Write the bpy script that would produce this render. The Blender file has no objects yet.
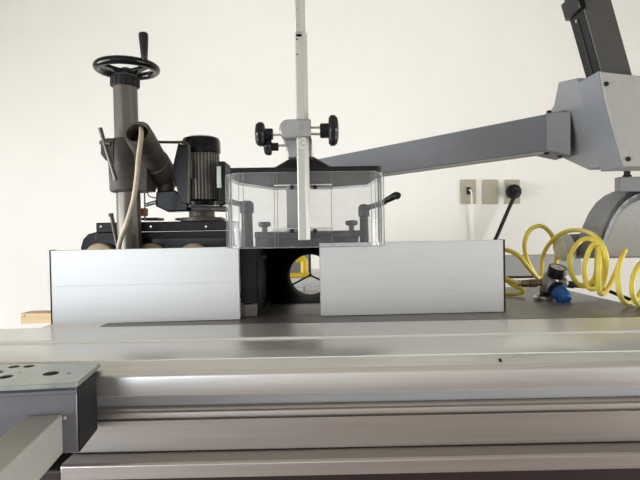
import bpy, bmesh, math, random
from mathutils import Vector, Matrix
random.seed(7)
V = Vector
SC = bpy.context.scene
COL = SC.collection
PI = math.pi

# ------------------------------------------------------------------ camera
F = 536.0
CAM = V((0, 0, 0.169))            # z = 0 is the machine table surface, camera 17 cm above it
pitch, roll, yaw = math.radians(-0.87), math.radians(-0.95), -0.011
RM = Matrix.Rotation(yaw, 3, 'Z') @ Matrix.Rotation(PI / 2 + pitch, 3, 'X') @ Matrix.Rotation(roll, 3, 'Z')
cam_d = bpy.data.cameras.new('camera'); cam = bpy.data.objects.new('camera', cam_d); COL.objects.link(cam)
cam.matrix_world = Matrix.Translation(CAM) @ RM.to_4x4()
cam_d.sensor_width = 36; cam_d.lens = 36 * F / 640; cam_d.clip_start = 0.02
SC.camera = cam

def P(px, py, D):
    "world point at depth D (metres in front of the camera) for a measured direction"
    d = RM @ V(((px - 320) / F, -(py - 240) / F, -1))
    return CAM + d * (D / d.y)

# ------------------------------------------------------------------ materials
MATS = {}
def mat(name, col, rough=0.5, metal=0.0, var=0.06, scale=30, stretch=(1, 1, 1), bump=0.0, spec=0.5, rvar=0.0, coat=0.0):
    if name in MATS: return MATS[name]
    m = bpy.data.materials.new(name); m.use_nodes = True
    nt = m.node_tree; b = nt.nodes['Principled BSDF']
    b.inputs['Roughness'].default_value = rough
    b.inputs['Metallic'].default_value = metal
    b.inputs['Specular IOR Level'].default_value = spec
    b.inputs['Coat Weight'].default_value = coat
    tc = nt.nodes.new('ShaderNodeTexCoord'); mp = nt.nodes.new('ShaderNodeMapping')
    mp.inputs['Scale'].default_value = stretch
    nt.links.new(tc.outputs['Object'], mp.inputs['Vector'])
    n = nt.nodes.new('ShaderNodeTexNoise'); n.inputs['Scale'].default_value = scale; n.inputs['Detail'].default_value = 5
    nt.links.new(mp.outputs['Vector'], n.inputs['Vector'])
    r = nt.nodes.new('ShaderNodeValToRGB')
    r.color_ramp.elements[0].position = 0.3; r.color_ramp.elements[1].position = 0.7
    r.color_ramp.elements[0].color = [max(0, c * (1 - var)) for c in col] + [1]
    r.color_ramp.elements[1].color = [min(1, c * (1 + var)) for c in col] + [1]
    nt.links.new(n.outputs['Fac'], r.inputs['Fac']); nt.links.new(r.outputs['Color'], b.inputs['Base Color'])
    if rvar:
        mr = nt.nodes.new('ShaderNodeMapRange')
        mr.inputs['To Min'].default_value = max(0, rough - rvar); mr.inputs['To Max'].default_value = rough + rvar
        nt.links.new(n.outputs['Fac'], mr.inputs['Value']); nt.links.new(mr.outputs['Result'], b.inputs['Roughness'])
    if bump:
        bp = nt.nodes.new('ShaderNodeBump'); bp.inputs['Strength'].default_value = bump; bp.inputs['Distance'].default_value = 0.001
        nt.links.new(n.outputs['Fac'], bp.inputs['Height']); nt.links.new(bp.outputs['Normal'], b.inputs['Normal'])
    MATS[name] = m
    return m

wall_m = mat('painted_wall', (0.82, 0.80, 0.755), 0.85, var=0.012, scale=9, bump=0.15)
ceil_m = mat('ceiling_paint', (0.40, 0.37, 0.31), 0.9, var=0.02, scale=4)
floor_m = mat('brown_floor', (0.17, 0.105, 0.08), 0.45, var=0.2, scale=6, stretch=(1, 6, 1))
alu = mat('brushed_aluminium', (0.80, 0.79, 0.775), 0.36, 0.85, var=0.035, scale=18, stretch=(0.25, 14, 14), rvar=0.05)
alu_top = mat('worn_aluminium_top', (0.86, 0.86, 0.85), 0.30, 0.6, var=0.05, scale=22, stretch=(0.3, 10, 10), rvar=0.06)
alu_f = mat('anodised_fence', (0.74, 0.745, 0.755), 0.38, 0.42, var=0.02, scale=16, stretch=(0.3, 14, 14), rvar=0.04)
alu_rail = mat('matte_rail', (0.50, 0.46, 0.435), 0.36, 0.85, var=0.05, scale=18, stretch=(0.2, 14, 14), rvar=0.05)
highlight_m = mat('bright_strip', (0.93, 0.93, 0.91), 0.45, 0.0, var=0.02)  # white for the painted highlights along the table edges
iron = mat('cast_iron_table', (0.25, 0.24, 0.225), 0.42, 0.6, var=0.16, scale=14, stretch=(1, 3, 1), rvar=0.08)
zinc = mat('zinc_plate', (0.37, 0.40, 0.36), 0.3, 0.9, var=0.2, scale=26, rvar=0.1)
steel = mat('steel', (0.55, 0.54, 0.52), 0.28, 0.95, var=0.1, scale=40)
edge_m = mat('front_edge_aluminium', (0.74, 0.73, 0.72), 0.3, 0.85, var=0.03, scale=18, stretch=(0.25, 14, 14), rvar=0.04)
steel_d = mat('dull_column_steel', (0.14, 0.127, 0.108), 0.38, 0.6, var=0.2, scale=30, stretch=(8, 8, 0.4))
castp = mat('dusty_casting', (0.058, 0.052, 0.045), 0.62, 0.2, var=0.25, scale=45, bump=0.3)
castt = mat('dusty_tube', (0.078, 0.066, 0.055), 0.55, 0.35, var=0.3, scale=28, bump=0.2)
dgrey = mat('dark_grey_paint', (0.018, 0.017, 0.0165), 0.5, 0.0, var=0.25, scale=40, spec=0.3)
motor_m = mat('motor_grey', (0.15, 0.14, 0.122), 0.5, 0.3, var=0.2, scale=30)
black = mat('black_plastic', (0.012, 0.012, 0.013), 0.35, 0.0, var=0.2, spec=0.3)
blackg = mat('black_gloss', (0.005, 0.005, 0.0055), 0.2, 0.0, var=0.2, spec=0.28)
blackm = mat('black_matte', (0.011, 0.011, 0.0115), 0.55, 0.0, var=0.25, spec=0.25)
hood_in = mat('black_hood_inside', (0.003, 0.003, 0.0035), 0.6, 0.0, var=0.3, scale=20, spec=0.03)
bracket_m = mat('bracket_grey_paint', (0.155, 0.155, 0.175), 0.35, 0.1, var=0.05, scale=20)
tube_m = mat('tube_grey_paint', (0.40, 0.39, 0.36), 0.35, 0.0, var=0.05, scale=20)
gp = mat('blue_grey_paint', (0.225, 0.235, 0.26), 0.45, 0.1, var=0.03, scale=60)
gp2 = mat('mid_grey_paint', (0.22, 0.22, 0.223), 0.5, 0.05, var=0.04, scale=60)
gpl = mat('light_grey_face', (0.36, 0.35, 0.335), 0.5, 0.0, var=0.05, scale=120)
postl = mat('silver_post', (0.50, 0.49, 0.455), 0.4, 0.3, var=0.02)
zamak = mat('die_cast_grey', (0.34, 0.34, 0.335), 0.45, 0.5, var=0.12, scale=90, bump=0.2)
coldark = mat('charcoal_column', (0.055, 0.052, 0.047), 0.5, 0.0, var=0.08, scale=20)
yellow = mat('yellow_hose', (0.86, 0.70, 0.10), 0.35, 0.0, var=0.06, scale=20)
yellow2 = mat('yellow_paint', (0.85, 0.60, 0.03), 0.4, 0.0, var=0.06, scale=20)
brass = mat('old_brass', (0.24, 0.165, 0.10), 0.4, 0.7, var=0.25, scale=80)
blue = mat('blue_plastic', (0.012, 0.12, 0.42), 0.35, 0.0, var=0.05)
white = mat('white_plastic', (0.80, 0.79, 0.77), 0.4, 0.0, var=0.02)
wboard = mat('white_board', (0.86, 0.85, 0.83), 0.5, 0.0, var=0.02)
beige = mat('beige_cover_plate', (0.40, 0.36, 0.275), 0.4, 0.0, var=0.02)
beige_d = mat('beige_socket_face', (0.34, 0.305, 0.23), 0.4, 0.0, var=0.02)
pine = mat('pine_wood', (0.66, 0.47, 0.27), 0.6, 0.0, var=0.12, scale=14, stretch=(1, 9, 9))
tan = mat('tan_rubber', (0.46, 0.34, 0.22), 0.7, 0.0, var=0.1, scale=30)
cream = mat('cream_cable', (0.50, 0.43, 0.33), 0.5, 0.0, var=0.08, scale=30)
orange = mat('orange_plastic', (0.55, 0.13, 0.05), 0.5, 0.0, var=0.05)
cabinet_m = mat('machine_cabinet_paint', (0.14, 0.14, 0.14), 0.5, 0.0, var=0.05)
redbrown = mat('dark_red_paint', (0.022, 0.010, 0.010), 0.5, 0.0, var=0.1)

def clear_mat(name, tint, haze, hcol=(0.8, 0.8, 0.8), gl=0.09):
    m = bpy.data.materials.new(name); m.use_nodes = True; nt = m.node_tree; nt.nodes.clear()
    out = nt.nodes.new('ShaderNodeOutputMaterial')
    t = nt.nodes.new('ShaderNodeBsdfTransparent'); t.inputs['Color'].default_value = (*tint, 1)
    g = nt.nodes.new('ShaderNodeBsdfGlossy'); g.inputs['Roughness'].default_value = gl
    d = nt.nodes.new('ShaderNodeBsdfDiffuse'); d.inputs['Color'].default_value = (*hcol, 1)
    fr = nt.nodes.new('ShaderNodeFresnel'); fr.inputs['IOR'].default_value = 1.16
    n = nt.nodes.new('ShaderNodeTexNoise'); n.inputs['Scale'].default_value = 14
    mr = nt.nodes.new('ShaderNodeMapRange'); mr.inputs['To Min'].default_value = haze * 0.5; mr.inputs['To Max'].default_value = haze * 1.5
    nt.links.new(n.outputs['Fac'], mr.inputs['Value'])
    a = nt.nodes.new('ShaderNodeMixShader'); nt.links.new(mr.outputs['Result'], a.inputs['Fac'])
    nt.links.new(t.outputs[0], a.inputs[1]); nt.links.new(d.outputs[0], a.inputs[2])
    b = nt.nodes.new('ShaderNodeMixShader'); nt.links.new(fr.outputs[0], b.inputs['Fac'])
    nt.links.new(a.outputs[0], b.inputs[1]); nt.links.new(g.outputs[0], b.inputs[2])
    nt.links.new(b.outputs[0], out.inputs[0])
    return m
clear = clear_mat('clear_polycarbonate', (0.93, 0.935, 0.94), 0.10, (0.6, 0.6, 0.6))
clear_e = clear_mat('polycarbonate_edge', (0.75, 0.76, 0.77), 0.35, (0.5, 0.5, 0.5))
pane_m = clear_mat('window_glass', (0.97, 0.98, 0.98), 0.0, gl=0.02)

# ------------------------------------------------------------------ mesh helpers
def hexa(bm, a, b):
    "a: four points of one end, b: matching four of the other"
    prism2(bm, a, b)
def prism2(bm, a, b):
    va = [bm.verts.new(p) for p in a]; vb = [bm.verts.new(p) for p in b]
    n = len(a)
    fs = [bm.faces.new(va), bm.faces.new(vb[::-1])]
    for i in range(n):
        j = (i + 1) % n
        fs.append(bm.faces.new((va[i], vb[i], vb[j], va[j])))
    return fs
def prism(bm, pts, off):
    pts = [V(p) for p in pts]; off = V(off)
    return prism2(bm, pts, [p + off for p in pts])
def box(bm, lo, hi):
    x0, y0, z0 = lo; x1, y1, z1 = hi
    prism(bm, [(x0, y0, z0), (x1, y0, z0), (x1, y0, z1), (x0, y0, z1)], (0, y1 - y0, 0))
def frame(d):
    d = V(d).normalized()
    u = d.cross(V((0, 0, 1)))
    if u.length < 1e-3: u = V((1, 0, 0))
    u.normalize(); return d, u, u.cross(d).normalized()
def lathe(bm, o, axis, prof, seg=32, wob=None):
    o = V(o); d, u, w = frame(axis)
    rings = []
    for t, r in prof:
        ring = []
        for k in range(seg):
            a = 2 * PI * k / seg
            rr = r * (wob(a) if wob else 1)
            ring.append(bm.verts.new(o + d * t + (u * math.cos(a) + w * math.sin(a)) * max(rr, 1e-5)))
        rings.append(ring)
    for A, B in zip(rings, rings[1:]):
        for k in range(seg):
            j = (k + 1) % seg
            bm.faces.new((A[k], A[j], B[j], B[k]))
    bm.faces.new(rings[0][::-1]); bm.faces.new(rings[-1])
def cyl(bm, p0, p1, r, seg=24, r2=None, c=0.0):
    p0, p1 = V(p0), V(p1); L = (p1 - p0).length
    r2 = r if r2 is None else r2
    prof = [(0, r), (L, r2)] if not c else [(0, r - c), (c, r), (L - c, r2), (L, r2 - c)]
    lathe(bm, p0, p1 - p0, prof, seg)
def smooth_path(pts, n=8, closed=False):
    pts = [V(p) for p in pts]; out = []; m = len(pts)
    rng = m if closed else m - 1
    for i in range(rng):
        g = lambda k: pts[k % m] if closed else pts[min(max(k, 0), m - 1)]
        p0, p1, p2, p3 = g(i - 1), g(i), g(i + 1), g(i + 2)
        for k in range(n):
            t = k / n
            out.append(0.5 * (2 * p1 + (p2 - p0) * t + (2 * p0 - 5 * p1 + 4 * p2 - p3) * t * t + (3 * p1 - p0 - 3 * p2 + p3) * t ** 3))
    if not closed: out.append(pts[-1])
    return out
def tube(bm, pts, r, seg=12, closed=False):
    pts = [V(p) for p in pts]; n = len(pts)
    T = []
    for i in range(n):
        a = pts[(i - 1) % n] if closed or i else pts[0]
        b = pts[(i + 1) % n] if closed or i < n - 1 else pts[-1]
        T.append((b - a).normalized())
    _, u, _ = frame(T[0]); rings = []
    for i in range(n):
        u = (u - T[i] * u.dot(T[i])).normalized(); w = T[i].cross(u)
        rr = r[i] if isinstance(r, (list, tuple)) else r
        rings.append([bm.verts.new(pts[i] + (u * math.cos(2 * PI * k / seg) + w * math.sin(2 * PI * k / seg)) * rr) for k in range(seg)])
    pairs = list(zip(rings, rings[1:])) + ([(rings[-1], rings[0])] if closed else [])
    for A, B in pairs:
        for k in range(seg):
            j = (k + 1) % seg
            bm.faces.new((A[k], A[j], B[j], B[k]))
    if not closed:
        bm.faces.new(rings[0][::-1]); bm.faces.new(rings[-1])
def plate(bm, outer, holes, to3, off):
    "flat plate with holes: 2d loops, to3 maps to 3d, off is thickness vector"
    es = []
    for loop in [outer] + holes:
        vs = [bm.verts.new(to3(*p)) for p in loop]
        es += [bm.edges.new((vs[i], vs[(i + 1) % len(vs)])) for i in range(len(vs))]
    r = bmesh.ops.triangle_fill(bm, use_beauty=True, edges=es)
    fs = [g for g in r['geom'] if isinstance(g, bmesh.types.BMFace)]
    ex = bmesh.ops.extrude_face_region(bm, geom=fs)
    bmesh.ops.translate(bm, verts=[g for g in ex['geom'] if isinstance(g, bmesh.types.BMVert)], vec=V(off))
def circ(cx, cy, r, n=32, ry=None):
    ry = ry or r
    return [(cx + r * math.cos(2 * PI * k / n), cy + ry * math.sin(2 * PI * k / n)) for k in range(n)]

def obj(name, bm, m, parent=None, bevel=0.0, rot=None, label=None, kind=None, segs=2):
    if rot:
        M, = (rot,); bmesh.ops.transform(bm, matrix=M, verts=bm.verts)
    bmesh.ops.recalc_face_normals(bm, faces=bm.faces)
    org = V((0, 0, 0))
    q = parent
    while q is not None: org = org + q.location; q = q.parent
    if parent is None:
        xs = [v.co for v in bm.verts]
        lo = V([min(v[i] for v in xs) for i in range(3)]); hi = V([max(v[i] for v in xs) for i in range(3)])
        org = V(((lo.x + hi.x) / 2, (lo.y + hi.y) / 2, lo.z))
    bmesh.ops.translate(bm, verts=bm.verts, vec=-org)
    for f in bm.faces: f.smooth = True
    for e in bm.edges:
        if len(e.link_faces) == 2 and e.calc_face_angle(0) > math.radians(33): e.smooth = False
    me = bpy.data.meshes.new(name); bm.to_mesh(me); bm.free()
    me.materials.append(m)
    o = bpy.data.objects.new(name, me); COL.objects.link(o)
    if parent is None: o.location = org
    else: o.parent = parent
    if bevel:
        b = o.modifiers.new('bevel', 'BEVEL'); b.width = bevel; b.segments = segs; b.limit_method = 'ANGLE'; b.angle_limit = math.radians(33)
        b.harden_normals = False
    if label: o['label'] = label
    if kind: o['kind'] = kind
    return o
def obj_each(name, bm, m, parent, bevel=0.0, rot=None):
    "one object for every separate piece"
    left = set(bm.verts); groups = []
    while left:
        st = [left.pop()]; g = set(st)
        while st:
            v = st.pop()
            for e in v.link_edges:
                w = e.other_vert(v)
                if w not in g: g.add(w); left.discard(w); st.append(w)
        groups.append(g)
    for g in groups:
        nb = bmesh.new(); mp = {v: nb.verts.new(v.co) for v in g}
        for f in bm.faces:
            if f.verts[0] in g: nb.faces.new([mp[v] for v in f.verts])
        obj(name, nb, m, parent, bevel, rot)
    bm.free()
def thing(name, label, cat, loc, group=None):
    o = bpy.data.objects.new(name, None); COL.objects.link(o); o.location = V(loc); o.empty_display_size = 0.05
    o['label'] = label; o['category'] = cat
    if group: o['group'] = group
    return o
def tag(o, label, cat, group=None):
    o['label'] = label; o['category'] = cat
    if group: o['group'] = group
    return o
N = bmesh.new

# ------------------------------------------------------------------ the room
X0, X1, Y0, Y1, Z0, Z1 = -2.9, 3.0, -3.3, 2.5, -0.9, 1.95
def struct(name, lo, hi, m):
    b = N(); box(b, lo, hi); return obj(name, b, m, kind='structure')
struct('floor', (X0, Y0, Z0 - 0.1), (X1, Y1, Z0), floor_m)
struct('ceiling', (X0, Y0, Z1), (X1, Y1, Z1 + 0.1), ceil_m)
struct('wall_back', (X0 - 0.1, Y1, Z0 - 0.1), (X1 + 0.1, Y1 + 0.1, Z1 + 0.1), wall_m)
struct('baseboard_back', (X0, Y1 - 0.015, Z0), (X1, Y1, Z0 + 0.1), wboard)
# name of wall, windows as (start, end, sill, head, watts, colour); side walls run along Y, the front wall along X
WALLS = {
 'wall_left': [(-1.8, 1.65, -0.75, 0.3, 165, (0.97, 0.985, 1.0))],  # unseen opening, placed low to throw light on the back wall
 'wall_right': [(-1.5, 1.8, -0.75, 0.3, 98, (0.99, 0.985, 0.97))],  # unseen opening, added so the back wall is lit more evenly
 'wall_front': [(-2.6, -0.9, -0.6, 0.9, 26, (0.86, 0.92, 1.0))],
}
wn = 0
for wname, wins in WALLS.items():
    if wname == 'wall_front':
        org, du, dn = V((0, Y0, 0)), V((1, 0, 0)), V((0, 1, 0)); lo_, hi_ = X0 - 0.1, X1 + 0.1
    else:
        sx = X0 if wname == 'wall_left' else X1
        org, du, dn = V((sx, 0, 0)), V((0, 1, 0)), V((1 if sx < 0 else -1, 0, 0)); lo_, hi_ = Y0, Y1
    T3 = lambda u, z, n=0.0: org + du * u + dn * n + V((0, 0, z))
    b = N()
    plate(b, [(lo_, Z0 - 0.1), (hi_, Z0 - 0.1), (hi_, Z1 + 0.1), (lo_, Z1 + 0.1)], [[(a, c), (e, c), (e, d), (a, d)] for a, e, c, d, _, _ in wins], T3, -dn * 0.1)
    obj(wname, b, wall_m, kind='structure')
    for a, e, c, d, watt, colr in wins:
        wn += 1; w = 0.05; b = N()
        for (p, q, r, s) in [(a, e, c, c + w), (a, e, d - w, d), (a, a + w, c + w, d - w), (e - w, e, c + w, d - w), ((a + e) / 2 - 0.025, (a + e) / 2 + 0.025, c + w, d - w)]:
            prism(b, [T3(p, r, -0.07), T3(q, r, -0.07), T3(q, s, -0.07), T3(p, s, -0.07)], dn * 0.05)
        wo = obj('window_%d' % wn, b, white, kind='structure')
        b = N(); prism(b, [T3(a + w, c + w, -0.047), T3(e - w, c + w, -0.047), T3(e - w, d - w, -0.047), T3(a + w, d - w, -0.047)], dn * 0.004)
        obj('pane', b, pane_m, wo)
        ld = bpy.data.lights.new('daylight', 'AREA'); ld.shape = 'RECTANGLE'
        ld.size = e - a - 0.1; ld.size_y = d - c - 0.1; ld.energy = watt; ld.color = colr
        lo = bpy.data.objects.new('daylight', ld); COL.objects.link(lo)
        lo.location = T3((a + e) / 2, (c + d) / 2, -0.095); lo.rotation_euler = dn.to_track_quat('-Z', 'Y').to_euler()

wd = bpy.data.worlds.new('world'); SC.world = wd; wd.use_nodes = True
sky = wd.node_tree.nodes.new('ShaderNodeTexSky'); sky.sky_type = 'HOSEK_WILKIE'
wd.node_tree.links.new(sky.outputs[0], wd.node_tree.nodes['Background'].inputs[0])
wd.node_tree.nodes['Background'].inputs[1].default_value = 0.6

# ------------------------------------------------------------------ moulder table and cabinet
TX0, TX1, TY0, TY1 = -0.402, 0.685, 0.998, 1.545
t = thing('spindle_moulder', 'grey cast iron machine table under the two fence boards', 'machine', (0.13, 1.27, Z0))
b = N()
plate(b, [(TX0, TY0), (TX1, TY0), (TX1, TY1), (TX0, TY1)], [circ(-0.03, 1.17, 0.085, 40)], lambda x, y: V((x, y, 0)), (0, 0, -0.04))
obj('table_top', b, iron, t, 0.0015)
b = N(); lathe(b, (-0.03, 1.17, -0.025), (0, 0, 1), [(0, 0.083), (0.0249, 0.083), (0.0249, 0.001)], 40)
obj('insert_ring', b, iron, t)
b = N(); box(b, (TX0 + 0.05, TY0 + 0.03, Z0), (TX1 - 0.06, TY1 - 0.05, -0.04)); obj('cabinet', b, cabinet_m, t, 0.006)
# ------------------------------------------------------------------ sliding table (extruded profile)
def extrude_x(bm, prof, x0, x1):
    prism(bm, [V((x0, y, z)) for y, z in prof], (x1 - x0, 0, 0))
SX0, SX1 = -1.25, 1.35
t = thing('sliding_table', 'long brushed aluminium sliding table along the front of the machine', 'machine table', (0, 0.84, -0.06))
b = N()
extrude_x(b, [(0.993, 0), (0.862, 0), (0.862, -0.006), (0.852, -0.006), (0.852, -0.001), (0.727, -0.001), (0.724, -0.0022),
              (0.7035, -0.0105), (0.7, -0.0125), (0.6985, -0.0150), (0.698, -0.018), (0.698, -0.041), (0.700, -0.0433), (0.714, -0.0433), (0.714, -0.0592), (0.993, -0.0592)], SX0, SX1)
obj('table_extrusion', b, alu_top, t, 0.0006)
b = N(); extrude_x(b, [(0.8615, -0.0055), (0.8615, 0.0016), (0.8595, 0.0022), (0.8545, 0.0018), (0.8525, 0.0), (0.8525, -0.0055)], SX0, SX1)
obj('slot_strip', b, highlight_m, t)  # white strip paints the light caught by the slot lip
b = N(); box(b, (SX0, 0.7125, -0.0590), (SX1, 0.7139, -0.0434)); obj('inner_web', b, mat('grey_web', (0.42, 0.42, 0.43), 0.5, 0.4, var=0.05, stretch=(0.3, 10, 10)), t)  # darker grey sheet paints the shade in the recess under the front edge
b = N(); q = P(500, 362, 0.712); cyl(b, (q.x, 0.709, -0.0082), (q.x, 0.713, -0.0058), 0.0019, 12); obj('plugged_hole', b, blackm, t)
b = N(); extrude_x(b, [(0.6975, -0.0405), (0.6968, -0.018), (0.6975, -0.0150), (0.699, -0.0120), (0.7025, -0.0098), (0.7045, -0.0103), (0.7, -0.0135), (0.6983, -0.018), (0.6983, -0.0405)], SX0, SX1)
obj('front_edge_strip', b, edge_m, t)
b = N(); tube(b, [V((SX0, 0.7012, -0.0122)), V((SX1, 0.7012, -0.0122))], 0.0011, 10); obj('edge_bead', b, highlight_m, t)  # white line paints the highlight on the rounded front edge
b = N(); tube(b, [V((SX0, 0.7265, -0.0009)), V((SX1, 0.7265, -0.0009))], 0.0006, 8); obj('upper_bead', b, highlight_m, t)  # thin white line paints the highlight on the upper lip

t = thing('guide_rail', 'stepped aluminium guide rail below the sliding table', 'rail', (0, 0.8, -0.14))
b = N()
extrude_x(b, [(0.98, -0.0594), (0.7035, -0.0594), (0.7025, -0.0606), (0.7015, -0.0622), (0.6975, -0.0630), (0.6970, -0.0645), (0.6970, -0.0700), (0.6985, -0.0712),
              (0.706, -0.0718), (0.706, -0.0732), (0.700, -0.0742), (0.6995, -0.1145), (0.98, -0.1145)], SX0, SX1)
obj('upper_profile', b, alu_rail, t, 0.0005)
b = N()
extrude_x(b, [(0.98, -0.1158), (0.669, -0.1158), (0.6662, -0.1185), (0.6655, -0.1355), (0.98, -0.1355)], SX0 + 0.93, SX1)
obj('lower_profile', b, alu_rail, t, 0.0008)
b = N(); box(b, (-1.2, 0.70, Z0), (1.3, 0.96, -0.136)); base = obj('machine_base', b, redbrown, None, 0.004)
tag(base, 'dark red-brown machine base under the guide rail', 'machine base')

# ------------------------------------------------------------------ outrigger bracket, turned about 7 degrees
t = thing('outrigger_bracket', 'grey steel outrigger bracket with drilled zinc top plate and square tube', 'bracket', (-0.4, 0.6, -0.09))
RB = Matrix.Translation((-0.2765, 0.619, 0)) @ Matrix.Rotation(math.radians(6.6), 4, 'Z')
def loc_from(px, py, z):
    "where a sight line meets height z"
    d = RM @ V(((px - 320) / F, -(py - 240) / F, -1)); s = (z - CAM.z) / d.z
    return CAM + d * s
holes = []
for px, py, rx, ry in [(6, 377.5, .0075, .0085), (14, 367.5, .0065, .0075), (29, 367, .0065, .0075), (-1, 373, .005, .006), (51, 374.2, .009, .0105), (20, 373, .0022, .002), (69, 374, .0022, .002), (-20, 370, .006, .005)]:
    q = RB.inverted() @ loc_from(px, py, 0.0)
    holes.append(circ(q.x, q.y, rx, 20, ry))
b = N(); plate(b, [(-0.30, -0.004), (0.0015, -0.004), (0.0015, 0.090), (-0.30, 0.124)], holes, lambda x, y: V((x, y, 0.001)), (0, 0, -0.006))
obj('top_plate', b, zinc, t, 0.0006, rot=RB)
b = N(); box(b, (-0.30, 0.0, -0.082), (0.0, 0.074, -0.0055)); obj('bracket_box', b, bracket_m, t, 0.0025, rot=RB)
b = N(); box(b, (0.0, 0.001, -0.081), (0.0012, 0.073, -0.007)); obj('end_cover', b, blackm, t, rot=RB)  # black sheet paints the shade on the right-facing end of the box
b = N(); box(b, (-0.300, -0.0025, -0.0125), (0.0, 0.0, -0.0075)); obj('weld_bead', b, bracket_m, t, 0.001, rot=RB)
b = N(); box(b, (-0.0555, -0.55, -0.081), (-0.0165, 0.0, -0.0355)); obj('square_tube', b, tube_m, t, 0.0022, rot=RB, segs=3)
b = N()
for x, z in ((-0.0145, -0.0405),):
    lathe(b, (x, 0.0, z), (0, -1, 0), [(0, 0.0024), (0.0012, 0.002), (0.0018, 0.0006)], 10)
obj_each('weld_spot', b, tube_m, t, rot=RB)

# ------------------------------------------------------------------ fences
def fence(label, pxa, pxb, Da, Db, z1, tilt, cap_left, grp='aluminium fence boards'):
    a = P(pxa, 300, Da); c = P(pxb, 300, Db)
    L = (c - a).xy.length; ang = math.atan2(c.y - a.y, c.x - a.x)
    M = Matrix.Translation((a.x, a.y, 0)) @ Matrix.Rotation(ang, 4, 'Z')
    t = thing('fence_board', label, 'fence', (a.x, a.y, 0), grp)
    z0 = 0.0012
    M = M @ Matrix.Translation((L, 0, z0)) @ Matrix.Rotation(-tilt, 4, 'Y') @ Matrix.Translation((-L, 0, -z0))
    prof = [(0, z0), (0, 0.0735), (0.0003, 0.0738), (0.0003, 0.0743), (0, 0.0745), (0, z1 - 0.0005), (0.0005, z1), (0.010, z1), (0.010, z1 - 0.008), (0.006, z1 - 0.008), (0.006, z1 - 0.012), (0.019, z1 - 0.012), (0.019, z1 - 0.008),
            (0.015, z1 - 0.008), (0.015, z1), (0.025, z1), (0.025, 0.1), (0.019, 0.1), (0.019, 0.088), (0.025, 0.088), (0.025, 0.05), (0.019, 0.05), (0.019, 0.038), (0.025, 0.038), (0.025, z0)]
    b = N(); prism(b, [V((0, y, z)) for y, z in prof], (L, 0, 0)); obj('board', b, alu_f, t, rot=M)
    b = N()
    if cap_left: box(b, (-0.0025, -0.0005, 0.001), (0, 0.026, z1 + 0.001))
    else: box(b, (L, -0.0005, 0.001), (L + 0.0035, 0.026, z1 + 0.001))
    obj('end_cap', b, blackm, t, rot=M)
    return t
fence('aluminium fence board left of the opening, below the power feeder', 52, 239.5, 1.028, 1.0445, 0.1425, 0.003, True)
fence('aluminium fence board right of the opening, beside the yellow hose', 320.7, 503.8, 1.067, 1.081, 0.1465, 0.0, False)

# ------------------------------------------------------------------ extraction housing behind the opening
t = thing('extraction_housing', 'black extraction housing with round port behind the fence opening', 'dust hood', (-0.03, 1.25, 0))
xl, xr = P(257, 240, 1.12).x, P(358.5, 240, 1.12).x
yb = 1.34
pc = P(310.2, 275.8, yb); R = 0.0532
# funnel: rectangle at the front lofted to the round port
def rectpt(a):
    c, s = math.cos(a), math.sin(a); hx, hz = (xr - xl) / 2 - 0.006, 0.0775
    k = min(hx / abs(c) if abs(c) > 1e-6 else 9, hz / abs(s) if abs(s) > 1e-6 else 9)
    return V(((xl + xr) / 2 + c * k, 1.265, 0.0785 + s * k))
b = N(); n = 48
ra, rc, prev = None, None, None
for st in range(9):
    f = st / 8; e = 1 - (1 - f) ** 1.8
    ring = []
    for k in range(n):
        a = 2 * PI * (k + 0.5) / n
        p = rectpt(a); q = V((pc.x + R * math.cos(a), yb, pc.z + R * math.sin(a)))
        v = p.lerp(q, e); v.y = 1.265 + (yb - 1.265) * f
        ring.append(bm_v := b.verts.new(v))
    if prev:
        for k in range(n):
            j = (k + 1) % n; b.faces.new((prev[k], prev[j], ring[j], ring[k]))
    prev = ring
# outer collar
ro = [b.verts.new(V((pc.x + R * math.cos(2 * PI * (k + .5) / n), yb + 0.06, pc.z + R * math.sin(2 * PI * (k + .5) / n)))) for k in range(n)]
ro2 = [b.verts.new(V((pc.x + (R + .003) * math.cos(2 * PI * (k + .5) / n), yb + 0.06, pc.z + (R + .003) * math.sin(2 * PI * (k + .5) / n)))) for k in range(n)]
ro3 = [b.verts.new(V((pc.x + (R + .003) * math.cos(2 * PI * (k + .5) / n), yb - 0.004, pc.z + (R + .003) * math.sin(2 * PI * (k + .5) / n)))) for k in range(n)]
for A, B in ((prev, ro), (ro, ro2), (ro2, ro3)):
    for k in range(n):
        j = (k + 1) % n; b.faces.new((A[k], A[j], B[j], B[k]))
obj('funnel', b, hood_in, t)
b = N()
box(b, (xl, 1.085, 0.001), (xl + 0.006, 1.34, 0.158))
box(b, (xr - 0.006, 1.115, 0.001), (xr, 1.34, 0.158))
box(b, (xl, 1.075, 0.158), (xr, 1.34, 0.171))
obj('casing', b, blackm, t, 0.0015)
b = N()
plate(b, [(xl + 0.006, 0.001), (xr - 0.006, 0.001), (xr - 0.006, 0.158), (xl + 0.006, 0.158)], [circ(pc.x, pc.z, R + 0.004, 40)], lambda x, z: V((x, yb - 0.004, z)), (0, 0.004, 0))
obj('back_plate', b, blackm, t)
b = N()
for a in (90, 207, 333):
    a = math.radians(a); d = V((math.cos(a), 0, math.sin(a)))
    cyl(b, pc + V((0, 0.02, 0)), pc + V((0, 0.02, 0)) + d * (R + 0.001), 0.0022, 8)
lathe(b, pc + V((0, 0.014, 0)), (0, 1, 0), [(0, 0.004), (0.01, 0.004)], 12)
obj('port_spider', b, blackm, t)
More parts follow.
